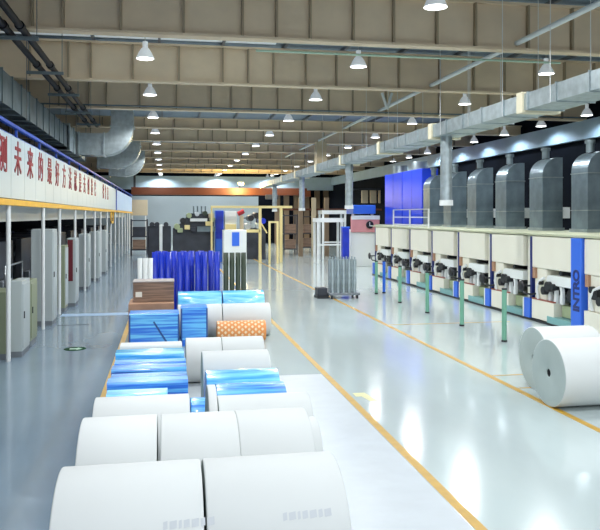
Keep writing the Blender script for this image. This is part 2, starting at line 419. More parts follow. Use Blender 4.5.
for y in (12.5, 16.9, 21.5, 24.7, 28.8, 32.2, 36.6, 39.8, 44, 47, 51, 55, 59, 63, 67, 71):
    obj('support_post', MB().cyl((PX, y, 0), (PX, y, 3.43), 0.05, 14), 'white_steel', g)
mb = MB(); y = 47.5
mb.box(PX+0.02, PX+0.09, y-1.0, y-0.85, 2.7, 3.42).box(PX+0.02, PX+0.09, y+0.85, y+1.0, 2.7, 3.42).box(PX+0.02, PX+0.09, y-1, y+1, 2.7, 2.85)
obj('hanging_frame', mb, 'rail_yellow', g)['label'] = 'yellow square frame'

# cabinets along the left line
def cabinet(x0, x1, y0, y1, z1, front, side, label, stripe=None):
    t = thing('control_cabinet', label, 'cabinet', ((x0+x1)/2, (y0+y1)/2, 0), 'cabinets along the left line')
    obj('body', MB().box(x0, x1, y0, y1, 0.12, z1), front, t, 0.012)
    obj('plinth', MB().box(x0+0.02, x1-0.005, y0-0.005, y1-0.02, 0, 0.13), 'grey_base', t)
    obj('door', MB().box(x1, x1+0.018, y0+0.06, y1-0.06, 0.2, z1-0.08), side, t, 0.006)
    obj('handle', MB().box(x1+0.018, x1+0.04, y0+0.12, y0+0.15, z1*0.5, z1*0.5+0.16), 'black', t)
    if stripe: obj('side_panel', MB().box(x0+0.03, x1-0.08, y0-0.02, y0, 0.9, z1-0.05), stripe, t)['label'] = 'dark red panel'
    return t
cabinet(-3.9, -3.48, 17.1, 18.2, 1.5, 'cab_green', 'cab_green', 'pale green cabinet at the left edge, nearest the camera')
cabinet(-3.45, -3.2, 17.35, 18.3, 1.72, 'cab_white', 'cab_white', 'low white cabinet under the first red characters')
cabinet(-3.75, -3.25, 18.7, 19.6, 1.6, 'cab_green', 'cab_green', 'narrow green grey cabinet behind the low white one')
cabinet(-3.85, -3.25, 22.2, 23.1, 2.8, 'cab_white', 'cab_white', 'tall broad white cabinet with dark base on the left line')
cabinet(-3.7, -3.3, 25.2, 26.0, 2.2, 'cab_green', 'cab_white', 'grey green cabinet beyond the tall broad white one')
cabinet(-3.42, -3.13, 26.6, 27.6, 2.4, 'cab_white', 'cab_white', 'white cabinet with a dark red panel on the left line', 'dark_red')
cabinet(-3.7, -3.3, 32.6, 33.6, 2.4, 'cab_white', 'cab_white', 'white cabinet past the dark red panel cabinet')
cabinet(-3.7, -3.25, 36.9, 38.0, 2.4, 'cab_white', 'cab_white', 'white cabinet second past the dark red panel cabinet')
cabinet(-3.7, -3.25, 41.0, 42.2, 2.4, 'cab_white', 'cab_white', 'white cabinet farthest along the left line')
# dark machine units behind them
def line_unit(y0, label, red=False):
    t = thing('coating_unit', label, 'machine', (-5.6, y0, 0), 'dark coating line units')
    for x in (-7.0, -4.35): obj('side_frame', MB().box(x-0.09, x+0.09, y0, y0+2.4, 0, 2.5), 'dark_machine', t, 0.02)
    for (dy, z, r) in ((0.5, 0.9, 0.22), (1.2, 1.5, 0.28), (1.9, 0.8, 0.2), (0.6, 2.1, 0.14), (1.9, 2.1, 0.14)):
        obj('roller', MB().cyl((-6.91, y0+dy, z), (-4.44, y0+dy, z), r, 20), 'steel', t)
    obj('gear_cover', MB().box(-4.26, -4.1, y0+0.4, y0+1.6, 0.5, 1.5), 'dark_red' if red else 'grey_base', t, 0.03)
    obj('cross_beam', MB().box(-6.91, -4.44, y0+1.1, y0+1.3, 2.3, 2.5), 'dark_machine', t)
    obj('hand_rail', MB().tube([(-4.0, y0+0.1, 1.6), (-4.0, y0+0.1, 1.9), (-4.0, y0+2.3, 1.9), (-4.0, y0+2.3, 1.6)], 0.025, 8).tube([(-4.0, y0+0.1, 0.0), (-4.0, y0+0.1, 1.7)], 0.025, 8).tube([(-4.0, y0+2.3, 0.0), (-4.0, y0+2.3, 1.7)], 0.025, 8), 'steel', t)
for i, y in enumerate((13.2, 16.2, 19.4, 23.0, 26.6, 30.4, 34.6, 38.8, 43.4, 48.0, 53.0)):
    line_unit(y, 'dark roller unit behind the left posts, %s from the camera' % ORD[i], i in (4, 7))

# ------------------------------------------------------------------ paper rolls
def roll_parts(t, x0, x1, Y, R, mk='paper', ek=None, zoff=0.0):
    b = 0.012; rc = 0.07; z = R + zoff; L = x1-x0; n = 72
    o = obj('paper_web', MB().lathe([(R-b, 0), (R-b*0.3, b*0.3), (R, b), (R, L-b), (R-b*0.3, L-b*0.3), (R-b, L)], (x0, Y, z), 'x', n), mk, t)
    for xe, s in ((0, 1), (L, -1)):
        obj('end_face', MB().lathe([(R-b, xe), (rc+0.012, xe), (rc, xe+0.004*s), (rc, xe+min(0.25, L*0.4)*s)], (x0, Y, z), 'x', n), ek or 'paper_end', t)
        obj('core', MB().lathe([(rc, xe+0.02*s), (rc-0.008, xe+0.02*s), (rc-0.008, xe+min(0.12, L*0.35)*s), (0.0, xe+min(0.12, L*0.35)*s)], (x0, Y, z), 'x', 24), 'core', t)
def roll(name, x0, x1, Y, R, label, cat, group, mk='paper', ek=None, marks=None):
    t = thing(name, label, cat, ((x0+x1)/2, Y, 0.0), group)
    roll_parts(t, x0, x1, Y, R, mk, ek)
    if marks:
        mb = MB(); xs, ang = marks; x = xs
        for w in (0.03, 0.05, 0.02, 0.04, 0.05, 0.03, 0.05):
            a0, a1 = ang, ang + 0.045 / R * 1.2; q = R + 0.0012; pts = []
            for a in (a0, a1): pts += [(x, Y - q*math.cos(a), R + q*math.sin(a)), (x+w, Y - q*math.cos(a+0.012), R + q*math.sin(a+0.012))]
            mb.add(pts, [(0, 1, 3, 2)]); x += w + 0.014; ang += 0.002
        obj('stamped_mark', mb, 'stamp', t)['label'] = 'faint grey stamp'
    return t
G1 = 'white paper rolls on the floor'
def PR(x0, x1, Y, R, lab, **k): return roll('paper_roll', x0, x1, Y, R, lab, 'paper roll', G1, **k)
PR(-0.78, 0.262, 5.65, 0.65, 'large white paper roll in the front row, the left one of the two', marks=(-0.02, 0.62))
PR(0.282, 1.31, 5.65, 0.65, 'large white paper roll in the front row, the right one of the two', marks=(0.82, 0.62))
PR(-0.77, -0.08, 7.03, 0.65, 'white paper roll in the second row, left of the dark gap')
PR(-0.048, 0.658, 7.03, 0.65, 'white paper roll in the second row, middle of the three')
PR(0.659, 1.345, 7.03, 0.65, 'white paper roll in the second row, the right end one')
PR(0.62, 1.68, 8.14, 0.45, 'smaller white paper roll sticking out past the second row')
PR(-0.84, 0.28, 9.07, 0.5, 'white paper roll in front of the striped blue packs')
PR(0.625, 1.77, 9.1, 0.475, 'white paper roll in front of the blue wrapped rolls')
PR(0.50, 0.605, 9.10, 0.545, 'narrow white paper reel standing between two white rolls')
PR(0.58, 1.67, 12.1, 0.48, 'white paper roll directly behind the two cyan wrapped rolls')
PR(0.37, 1.045, 14.2, 0.42, 'white paper roll with shaded left side behind the striped packs')
PR(1.055, 1.86, 14.2, 0.42, 'short white paper roll in front of the orange lattice roll')
PR(0.3, 1.44, 19.42, 0.43, 'white paper roll behind the small blue box')
PR(1.46, 2.72, 19.42, 0.43, 'white paper roll behind the orange lattice roll')
PR(6.31, 7.45, 11.3, 0.56, 'large white roll with dark core hole on the right, the front one')
PR(6.66, 7.8, 12.46, 0.57, 'large white roll half hidden behind the right front roll')
G2 = 'blue film wrapped rolls'
def BR(x0, x1, Y, R, lab, mk): return roll('wrapped_roll', x0, x1, Y, R, lab, 'wrapped roll', G2, mk, 'film_blue')
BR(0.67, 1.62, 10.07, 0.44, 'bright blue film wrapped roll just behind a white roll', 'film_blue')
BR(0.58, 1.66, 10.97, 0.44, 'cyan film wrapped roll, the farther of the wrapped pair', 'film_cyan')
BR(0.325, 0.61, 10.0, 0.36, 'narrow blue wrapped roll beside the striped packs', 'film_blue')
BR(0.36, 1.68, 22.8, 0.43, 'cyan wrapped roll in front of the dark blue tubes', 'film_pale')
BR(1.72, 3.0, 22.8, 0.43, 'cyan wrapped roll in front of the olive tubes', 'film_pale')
# orange lattice roll
t = roll('wrapped_roll', 1.27, 2.5, 18.6, 0.26, 'orange roll with a cream lattice pattern lying before a white roll', 'wrapped roll', None, 'orange_wrap', 'orange_wrap')
mb = MB(); q = 0.263
for i in range(14):
    x = 1.30 + i*0.085
    for j in range(12):
        a = j*2*PI/12 + (0.26 if i % 2 else 0); da = 0.16; dx = 0.037
        P = lambda xx, aa: (xx, 18.6 - q*math.cos(aa), 0.26 + q*math.sin(aa))
        mb.add([P(x, a-da), P(x+dx, a), P(x, a+da), P(x-dx, a)], [(0, 1, 2, 3)])
obj('lattice_print', mb, 'wrap_cream', t)

# ------------------------------------------------------------------ blue film packs, boxes, cardboard
def pack(x0, x1, y0, y1, z1, mk, label, group=None, rnd=0.07, strap=True):
    t = thing('film_pack', label, 'wrapped pack', ((x0+x1)/2, (y0+y1)/2, 0), group)
    prof = [(y0, 0), (y1, 0)]
    for k in range(7):
        a = PI/2*k/6; prof.append((y1-rnd+rnd*math.cos(a), z1-rnd+rnd*math.sin(a)))
    for k in range(7):
        a = PI/2 + PI/2*k/6; prof.append((y0+rnd+rnd*math.cos(a), z1-rnd+rnd*math.sin(a)))
    obj('wrapped_body', MB().prism(prof, x0, x1, 'x'), mk, t, 0.012)
    if strap:
        for x in (x0+0.012, x1-0.012): obj('end_fold', MB().box(x-0.018, x+0.018, y0-0.006, y0+0.01, 0.0, z1-rnd), 'strap', t)
    return t
G3 = 'blue packs standing in a row'
ys = [9.80, 10.2, 10.58, 10.98, 11.36]
nm = ['nearest and shortest of its row', 'second of the row', 'third of the row', 'fourth of the row', 'fifth of the row']
for i, y in enumerate(ys):
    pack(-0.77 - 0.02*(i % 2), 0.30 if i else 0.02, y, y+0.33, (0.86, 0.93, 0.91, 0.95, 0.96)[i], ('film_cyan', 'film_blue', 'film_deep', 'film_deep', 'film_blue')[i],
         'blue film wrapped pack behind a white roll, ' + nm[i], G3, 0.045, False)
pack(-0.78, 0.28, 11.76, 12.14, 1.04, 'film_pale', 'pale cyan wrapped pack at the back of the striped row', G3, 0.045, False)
t = pack(-0.74, 0.26, 12.2, 12.6, 1.07, 'paper', 'white pack standing behind the pale cyan one', None, 0.05, False)
t = pack(-0.84, 0.30, 17.3, 18.0, 0.92, 'film_blue', 'broad blue wrapped pack in front of the brown cardboard stack', None, 0.03)
mb = MB(); mb.add([(-0.30, 17.292, 0.72), (-0.265, 17.292, 0.74), (0.13, 17.292, 0.10), (0.09, 17.292, 0.08)], [(0, 1, 2, 3)])
obj('slack_strap', mb, 'strap', t)
pack(0.36, 1.0, 18.05, 18.7, 0.95, 'film_blue', 'narrow blue wrapped box leaning close to a white roll', None, 0.03)
t = thing('cardboard_stack', 'brown cardboard stack with white label behind the broad blue pack', 'cardboard stack', (-0.35, 19.2, 0))
obj('lower_bundle', MB().box(-0.92, 0.2, 18.6, 19.8, 0.0, 1.0), 'card_light', t, 0.01)
obj('upper_bundle', MB().box(-0.82, 0.2, 18.95, 19.8, 1.0, 1.5), 'card', t, 0.01)
obj('top_sheet', MB().box(-0.83, 0.21, 18.94, 19.81, 1.5, 1.52), 'card_top', t)
obj('shipping_label', MB().box(-0.76, -0.60, 18.944, 18.952, 1.13, 1.26), 'label_white', t)

# ------------------------------------------------------------------ standing tubes
def tube_thing(x, y, z1, r, mk, name, label, group):
    t = thing(name, label, 'tube', (x, y, 0), group)
    obj('tube_wall', MB().lathe([(r, 0), (r, z1), (r-0.018, z1), (r-0.018, z1-0.3)], (x, y, 0), 'z', 20), mk, t)
    obj('end_plug', MB().cyl((x, y, z1-0.12), (x, y, z1-0.06), r-0.018, 20), 'black', t)
    return t
for i, u in enumerate((155, 161.5, 168, 180, 187, 198, 204.5, 217)):
    tube_thing(atY(u, 24.4), 24.4, 2.0, 0.098, 'deep_blue', 'standing_tube', 'dark blue tube standing upright, %s from the left in the front row' % ORD[i], 'dark blue standing tubes')
for i, u in enumerate((158, 164.5, 174, 183.5, 191.5, 201, 211)):
    tube_thing(atY(u, 25.0), 25.0, 2.0, 0.098, 'deep_blue', 'standing_tube', 'dark blue tube standing upright, %s from the left in the back row' % ORD[i], 'dark blue standing tubes')
for i, u in enumerate((226, 232, 238, 243.5)):
    tube_thing(atY(u, 24.6), 24.6, 1.95, 0.085, 'olive', 'standing_tube', 'olive green tube beside the blue tubes, %s from the left' % ORD[i], 'olive standing tubes')
for i, u in enumerate((140, 145.5, 150.5)):
    tube_thing(atY(u, 23.6), 23.6, 1.85, 0.075, 'white_steel', 'standing_tube', 'white tube standing behind the cardboard stack, %s from the left' % ORD[i], 'white standing tubes')

# ------------------------------------------------------------------ roller trolley and posts in the aisle
t = thing('roller_trolley', 'low trolley carrying upright steel rollers in the aisle', 'trolley', (6.7, 27.6, 0))
obj('deck', MB().box(6.15, 7.35, 27.2, 28.1, 0.14, 0.218), 'grey_base', t, 0.01)
for x in (6.25, 7.25):
    for y in (27.3, 28.0): obj('caster', MB().cyl((x-0.03, y, 0.075), (x+0.03, y, 0.075), 0.075, 14), 'black', t)
obj('side_bin', MB().box(5.75, 6.13, 27.5, 28.1, 0.1, 0.4), 'dark_machine', t, 0.02)
obj('bin_foot', MB().box(5.72, 6.16, 27.46, 28.12, 0.0, 0.1), 'black', t)
for i, x in enumerate((6.3, 6.52, 6.74, 6.96, 7.18)):
    for y in (27.4, 27.85):
        tag(obj('steel_roller', MB().cyl((x, y, 0.22), (x, y, 1.5), 0.065, 16).cyl((x, y, 1.5), (x, y, 1.6), 0.03, 10), 'galv', base=(x, y, 0.22)),
            'upright steel roller on the trolley, %s from the left in the %s row' % (ORD[i], 'front' if y < 27.6 else 'back'), 'roller', 'rollers on the trolley')
def post(x, y, z1, mk, label, group):
    t = thing('floor_post', label, 'post', (x, y, 0), group)
    obj('shaft', MB().cyl((x, y, 0.02), (x, y, z1), 0.062, 20), mk, t)
    obj('foot', MB().cyl((x, y, 0), (x, y, 0.05), 0.072, 20), 'black', t)
    obj('cap', MB().cyl((x, y, z1), (x, y, z1+0.04), 0.066, 20), 'black', t)
for i, y in enumerate((17.26, 19.95, 22.8, 25.65, 28.7)):
    post(8.43, y, 1.32, 'post_green', 'green floor post beside the presses, %s from the camera' % ORD[i], 'green floor posts')
post(atY(384, 29.0), 29.0, 1.3, 'post_blue', 'blue floor post just beyond the green ones', None)

# ------------------------------------------------------------------ printing press units (right)
PXF = 11.0; PITCH = 2.83
def press_unit(y0, label, tall=False):
    """y0 near edge; local positions measured along the line"""
    t = thing('press_unit', label, 'printing press', (PXF+1.6, y0+PITCH/2, 0), 'printing press units')
    B = lambda n, x0, x1, a, b, z0, z1, mk, bev=0.01: obj(n, MB().box(x0, x1, y0+a, y0+b, z0, z1), mk, t, bev)
    B('rear_housing', PXF+0.75, 14.6, 0.0, PITCH, 0.05, 2.58, 'cream', 0)
    B('top_deck', PXF-0.02, 14.7, 0.0, PITCH, 2.6, 2.66, 'deck_edge', 0)
    B('plinth', PXF-0.02, 14.5, 0.0, PITCH, 0.0, 0.06, 'black', 0)
    up = B('upper_panel', PXF+0.02, PXF+0.74, 0.03, 2.3, 1.62, 2.58, 'cream' , 0.03)
    # far cream cheek
    B('side_cheek', PXF+0.06, PXF+0.74, 1.5, 2.2, 0.66, 1.62, 'cream', 0.03)
    B('cover_plate', PXF+0.0, PXF+0.74, 1.0, 2.28, 0.08, 0.66, 'cream', 0.015)
    # pocket with rollers
    B('pocket_back', PXF+0.5, PXF+0.74, 0.05, 1.5, 0.3, 1.62, 'black', 0)
    B('drive_box', PXF+0.2, PXF+0.7, 0.05, 0.9, 0.28, 0.62, 'olive_box', 0.02)
    B('step', PXF-0.02, PXF+0.6, 0.05, 1.35, 0.06, 0.26, 'teal_step', 0.01)
    prof = [(y0+0.1, 1.17)]
    for k in range(9):
        a = -PI/2 + PI*k/8; prof.append((y0+1.35+0.14*math.cos(a), 1.31+0.14*math.sin(a)))
    prof.append((y0+0.1, 1.45))
    obj('fairing', MB().prism([(p[0], p[1]) for p in prof], PXF+0.05, PXF+0.5, 'x'), 'white_panel', t)
    obj('upper_roller', MB().cyl((PXF+0.1, y0+0.8, 1.54), (PXF+0.6, y0+0.8, 1.54), 0.07, 16), 'black', t)
    for (a, z, r) in ((0.4, 0.95, 0.16), (0.85, 0.8, 0.12), (1.2, 1.0, 0.14)):
        obj('ink_roller', MB().cyl((PXF+0.15, y0+a, z), (PXF+0.5, y0+a, z), r, 20), 'steel' if a == 0.85 else 'black', t)
    for (a, z, r) in ((1.28, 1.12, 0.15), (1.52, 0.98, 0.12), (1.05, 1.12, 0.1), (1.72, 1.2, 0.07)):
        obj('gear', MB().cyl((PXF-0.06, y0+a, z), (PXF+0.3, y0+a, z), r, 18), 'black', t)
    obj('signal_box', MB().box(PXF-0.02, PXF+0.1, y0+2.05, y0+2.2, 1.3, 1.62), 'card_light', t, 0.01)
    obj('pipe_bend', MB().tube([(PXF+0.02, y0+1.9, 0.7), (PXF-0.03, y0+1.92, 1.0), (PXF-0.03, y0+1.75, 1.25), (PXF-0.02, y0+1.5, 1.35)], 0.045, 8), 'white_steel', t)
    for a in (0.72, 1.05, 1.38):
        obj('bracket', MB().prism([(y0+a-0.06, 0.66), (y0+a+0.1, 0.66), (y0+a+0.05, 1.02), (y0+a+0.1, 1.15), (y0+a-0.02, 1.15), (y0+a-0.06, 1.0)], PXF+0.08, PXF+0.16, 'x'), 'white_steel', t)
    if tall:
        obj('valve_block', MB().box(PXF-0.05, PXF+0.3, y0+1.6, y0+1.85, 1.0, 1.3).cyl((PXF-0.05, y0+1.9, 1.25), (PXF+0.2, y0+1.9, 1.25), 0.09, 14), 'black', t)
    w = None if tall else obj('handwheel', MB().lathe([(0.0, -0.03), (0.12, -0.04), (0.17, -0.02), (0.17, 0.03), (0.12, 0.04), (0.0, 0.03)], (PXF-0.28, y0+2.42, 1.04), 'x', 22), 'black', t)
    if not tall: obj('spindle', MB().cyl((PXF-0.3, y0+2.42, 1.04), (PXF+0.2, y0+2.42, 1.04), 0.03, 10), 'black', w)
    if not tall: obj('hose', MB().tube([(PXF-0.04, y0+2.95-0.2, 1.0), (PXF-0.1, y0+2.7, 0.86), (PXF-0.1, y0+2.45, 0.8), (PXF-0.06, y0+2.2, 0.8), (PXF+0.1, y0+2.05, 0.85)], 0.03, 8), 'black', t)
    if tall:
        p = B('blue_panel', PXF-0.06, PXF+0.74, 2.33, 2.82, 0.05, 2.58, 'press_blue', 0.01)
        mx = Matrix(((0,0,-1,0),(0,1,0,0),(1,0,0,0),(0,0,0,1))); mx.translation = Vector((PXF-0.065, y0+2.53, 1.16))
        letters('INTRO', 0.40, mx, 'navy', 'lettering', p, off=0.014, gap=0.9)
    else:
        B('blue_kerb', PXF-0.03, PXF+0.6, 2.36, 2.72, 0.06, 0.66, 'press_blue', 0.01)
        B('white_kerb', PXF-0.02, PXF+0.6, 2.72, 2.82, 0.06, 0.66, 'white_panel', 0.005)
        B('blue_column', PXF+0.02, PXF+0.7, 2.3, 2.42, 0.66, 2.56, 'navy', 0)
        B('rear_cheek', PXF+0.15, PXF+0.74, 2.42, 2.82, 0.66, 2.58, 'cream', 0.01)
        B('red_trim', PXF+0.0, PXF+0.1, 1.0, 2.28, 0.66, 0.70, 'red_brown', 0)
    return t
press_unit(18.4-PITCH, 'printing press unit with the tall blue lettered panel', True)
p0 = None
for i in range(7):
    y = 18.4 + PITCH*i
    lab = 'cream and blue printing press unit, %s past the tall blue panel' % ORD[i]
    if p0 is None: p0 = press_unit(y, lab)
    else: dup(p0, (PXF+1.6, y+PITCH/2, 0), lab)
# curved ducts on the presses
DX = 13.2
def press_duct(y0, label):
    t = thing('press_duct', label, 'duct', (DX, y0, 2.66), 'curved ducts on the presses')
    w, h, r = 0.78, 2.62, 0.64
    pts = [(DX, 2.66), (DX+w, 2.66), (DX+w, 2.66+h)]
    for k in range(11):
        a = PI/2 + PI/2*k/10; pts.append((DX+r+r*math.cos(a), 2.66+h-r+r*math.sin(a)))
    obj('duct_body', MB().prism(pts, y0, y0+0.95, 'y'), 'galv_blue', t)
    mb = MB()
    for z in (3.35, 4.55): mb.box(DX-0.02, DX+w+0.02, y0-0.02, y0+0.97, z, z+0.03)
    obj('seam_flange', mb, 'galv', t)
    obj('base_collar', MB().box(DX-0.05, DX+w+0.05, y0-0.05, y0+1.0, 2.66, 2.76), 'galv', t)
    obj('top_motor', MB().cyl((DX+0.4, y0+0.5, 5.26), (DX+0.4, y0+0.5, 5.62), 0.13, 16).cyl((DX+0.4, y0+0.5, 5.55), (DX+0.4, y0+0.5, 5.66), 0.17, 16), 'galv_dull', t)
    obj('junction_box', MB().box(DX+w, DX+w+0.35, y0+0.1, y0+0.5, 3.1, 3.5), 'white_steel', t, 0.01)
    return t
d0 = press_duct(18.37+PITCH, 'galvanised duct with rounded top on the press line, nearest the camera')
for i in range(2, 6):
    dup(d0, (DX, 18.37+PITCH*i, 2.66), 'galvanised duct with rounded top on the press line, %s from the camera' % ORD[i-1])
dup(d0, (DX, 18.37+PITCH*6, 2.66), 'galvanised duct with rounded top beside the blue enclosures')
t = thing('deck_extension', 'plain cream housing carrying the far blue enclosures beyond the presses', 'housing', (13.6, 40.8, 0))
obj('housing_body', MB().box(12.7, 14.6, 38.3, 43.3, 0, 2.6), 'cream', t, 0.02)
obj('housing_deck', MB().box(12.65, 14.65, 38.28, 43.35, 2.6, 2.66), 'deck_edge', t)
# blue enclosures on the deck
def enclosure(y0, y1, label):
    t = thing('fan_enclosure', label, 'enclosure', (13.6, (y0+y1)/2, 2.66), 'blue enclosures')
    obj('casing', MB().box(13.2, 14.1, y0, y1, 2.66, 5.68), 'enclosure_blue', t, 0.03)
    obj('panel_seam', MB().box(13.19, 13.2, (y0+y1)/2-0.012, (y0+y1)/2+0.012, 2.7, 5.62), 'deep_blue', t)
    obj('silver_vent', MB().cyl((13.65, (y0+y1)/2, 5.68), (13.65, (y0+y1)/2, 6.15), 0.42, 28), 'galv', t)
enclosure(36.5, 39.7, 'bright blue tall enclosure on the press deck, the nearer one')
enclosure(39.8, 43.1, 'bright blue tall enclosure on the press deck, the farther one')
t = thing('deck_railing', 'white railing on the press deck before the blue enclosures', 'railing', (11.3, 32, 2.66))
for y in (30.4, 32.9, 35.4): obj('rail_post', MB().box(11.27, 11.33, y-0.03, y+0.03, 2.66, 3.5), 'white_steel', t)
for z in (2.75, 3.1, 3.46): obj('rail_bar', MB().box(11.28, 11.32, 30.4, 35.4, z, z+0.04), 'white_steel', t)

# ------------------------------------------------------------------ far end machines
# pink delivery machine
PK = atY(351, 44) - 10.7
t = thing('winding_machine', 'white machine with pink front panel, round dial and blue hood beyond the presses', 'machine', (11.6+PK, 44.5, 0))
obj('body', MB().box(10.7+PK, 12.6+PK, 44.2, 46.2, 0, 2.3), 'white_panel', t, 0.03)
obj('front_panel', MB().box(10.72+PK, 12.55+PK, 44.0, 44.2, 2.15, 3.15), 'pink', t, 0.05)
obj('panel_band', MB().box(10.72+PK, 12.55+PK, 43.97, 44.0, 2.95, 3.2), 'white_panel', t)
obj('hood', MB().box(10.85+PK, 12.3+PK, 44.0, 45.8, 3.3, 3.85), 'press_blue', t, 0.05)
for x in (10.95+PK, 12.2+PK): obj('hood_post', MB().box(x-0.06, x+0.06, 44.4, 44.6, 2.3, 3.4), 'white_steel', t)
d = obj('dial', MB().cyl((11.9+PK, 43.99, 2.62), (11.9+PK, 43.93, 2.62), 0.24, 24), 'black', t)
obj('dial_mark', MB().box(11.86+PK, 11.9+PK, 43.9, 43.93, 2.56, 2.78).box(11.86+PK, 12.02+PK, 43.9, 43.93, 2.53, 2.58), 'white_panel', d)
t = thing('cable_bin', 'small bright blue bin left of the pink panelled machine', 'bin', (atY(346,43.5), 43.5, 0))
obj('bin_body', MB().box(atY(343,43.3), atY(349.5,43.3), 43.3, 43.8, 0, 2.45), 'deep_blue', t, 0.03)
obj('bin_lid', MB().box(atY(342.7,43.3), atY(349.8,43.3), 43.27, 43.83, 2.45, 2.52), 'press_blue', t)
# white frames
for (x0, x1, y, z, lab) in ((atY(318,47.5), atY(342,47.5), 47.5, 2.75, 'lower white gantry frame at the far end'), (atY(323,52), atY(345,52), 52.0, 3.3, 'taller white gantry frame behind the lower one')):
    t = thing('gantry_frame', lab, 'frame', ((x0+x1)/2, y, 0))
    for x in (x0, x1):
        for yy in (y, y+1.2): obj('upright', MB().box(x-0.07, x+0.07, yy-0.07, yy+0.07, 0, z), 'white_steel', t)
    obj('top_beam', MB().box(x0-0.1, x1+0.1, y-0.1, y+1.3, z, z+0.28), 'white_steel', t)
    obj('cross_bar', MB().box(x0, x1, y-0.04, y+0.04, 1.2, 1.3), 'white_steel', t)
# coating machine, centre far
A = lambda u: atY(u, 50.3)
t = thing('laminating_machine', 'low machine with dark and silver rollers under the orange beam', 'machine', (A(195), 51, 0))
for y in (50.2, 51.8): obj('side_frame', MB().prism([(A(173), 0), (A(214), 0), (A(214), 2.9), (A(208), 3.3), (A(190), 3.35), (A(182), 2.7), (A(173), 2.3)], y, y+0.15, 'y'), 'dark_machine', t)
for (u, z, r, mk) in ((177, 2.45, 0.2, 'olive_box'), (183, 2.85, 0.2, 'black'), (189, 3.2, 0.18, 'olive_box'), (197, 3.3, 0.15, 'steel'), (205, 3.35, 0.16, 'olive'), (212, 2.95, 0.2, 'olive_box')):
    obj('roller', MB().cyl((A(u), 50.0, z), (A(u), 51.9, z), r, 20), mk, t)
obj('front_beam', MB().box(A(190), A(207), 49.95, 50.2, 2.8, 3.0), 'white_steel', t)
obj('lower_beam', MB().box(A(197), A(215), 49.9, 50.2, 2.1, 2.45), 'galv_dull', t)
for u, z, mk in ((180, 2.2, 'olive_box'), (187, 2.4, 'yellow_frame'), (193, 2.25, 'dark_machine'), (208, 2.65, 'yellow_frame'), (211, 3.2, 'beige_panel')):
    obj('drive_box', MB().box(A(u)-0.18, A(u)+0.18, 49.9, 50.2, z-0.15, z+0.15), mk, t, 0.02)
for u in (194, 198, 202, 206): obj('upright_pipe', MB().cyl((A(u), 51, 3.2), (A(u), 51, 3.85), 0.05, 10), 'galv_dull', t)
t = thing('dark_unwinder', 'low dark machine with small rollers left of the laminating machine', 'machine', (A(160), 50.5, 0))
obj('frame', MB().box(A(148), A(171), 50.2, 52, 0, 2.5), 'dark_machine', t, 0.05)
for u in (152, 157, 166): obj('roller', MB().cyl((A(u), 50.0, 2.6), (A(u), 52.0, 2.6), 0.16, 16), 'dark_machine', t)
t = thing('support_pillar', 'slim white pillar standing before the dark unwinder', 'pillar', (A(161), 49, 0))
obj('shaft', MB().box(A(159.5), A(162.5), 48.8, 49.1, 0, 2.6), 'white_steel', t, 0.02)
obj('base', MB().box(A(158.5), A(163.5), 48.7, 49.2, 0, 0.12), 'grey_base', t)
t = thing('electric_cabinet', 'bright blue cabinet panel beside the laminating machine', 'cabinet', (A(220), 51, 0))
obj('body', MB().box(A(215.5), A(224), 50.6, 51.4, 0, 3.55), 'press_blue', t, 0.02)
obj('door', MB().box(A(216.3), A(223.3), 50.57, 50.6, 1.6, 3.5), 'deep_blue', t)
t = thing('electric_cabinet', 'pale white and yellow cabinet under the orange beam', 'cabinet', (A(231), 51, 0))
obj('body', MB().box(A(225), A(237), 50.6, 51.4, 0, 3.5), 'white_panel', t, 0.02)
obj('yellow_guard', MB().box(A(225.5), A(236.5), 50.5, 50.6, 1.9, 2.6), 'yellow_frame', t)
t = thing('pallet_box', 'white box with a blue front below the far cabinets', 'box', (A(231), 48, 0))
obj('box_body', MB().box(A(221), A(243), 48.0, 49.2, 0, 2.25), 'white_panel', t, 0.03)
obj('blue_front', MB().box(A(229), A(236), 47.95, 48.0, 1.2, 2.1), 'press_blue', t)
t = thing('valve_stand', 'pale stand with a red top behind the cabinets', 'valve', (A(241), 50, 0))
obj('stand', MB().box(A(239.5), A(243), 49.9, 50.2, 0, 3.2), 'beige_panel', t, 0.02)
obj('red_head', MB().cyl((A(237.5), 50.05, 3.3), (A(243.5), 50.05, 3.5), 0.16, 14), 'red', t)
A2 = lambda u: atY(u, 49.3)
# yellow frame gantry
t = thing('yellow_gantry', 'pale yellow frame gantry with a diagonal brace in the far centre', 'frame', (A2(265), 49.3, 0))
for u in (260, 281): obj('upright', MB().box(A2(u)-0.09, A2(u)+0.09, 49.2, 49.4, 0, 3.7), 'yellow_frame', t)
obj('top_beam', MB().box(A2(211), A2(292), 49.15, 49.45, 3.7, 3.86), 'yellow_frame', t)
obj('upright', MB().box(A2(211), A2(211)+0.12, 49.55, 49.65, 0, 3.86), 'yellow_frame', t)
obj('brace', MB().cyl((A2(260), 49.3, 2.8), (A2(267), 49.3, 2.0), 0.05, 10), 'yellow_frame', t)
obj('lower_beam', MB().box(A2(246), A2(260), 49.2, 49.4, 2.05, 2.25), 'yellow_frame', t)
t = thing('rewinder', 'machine with blue and silver rollers inside the yellow gantry', 'machine', (A(255), 53, 0))
B3 = lambda u: atY(u, 53)
obj('frame', MB().box(B3(246), B3(266), 53.2, 54.6, 0, 2.2), 'dark_machine', t, 0.03)
for u, z, mk in ((248, 2.4, 'steel'), (253, 2.5, 'galv'), (258, 2.45, 'galv'), (263, 2.8, 'deep_blue'), (251, 3.0, 'black'), (257, 3.2, 'black')):
    obj('roller', MB().cyl((B3(u), 53.0, z), (B3(u), 54.6, z), 0.22, 18), mk, t)
t = thing('doorway_frame', 'cream door shaped frame at the right of the yellow gantry', 'frame', (atY(274, 48.4), 48.4, 0))
xa, xb = atY(269.5, 48.4), atY(277.5, 48.4)
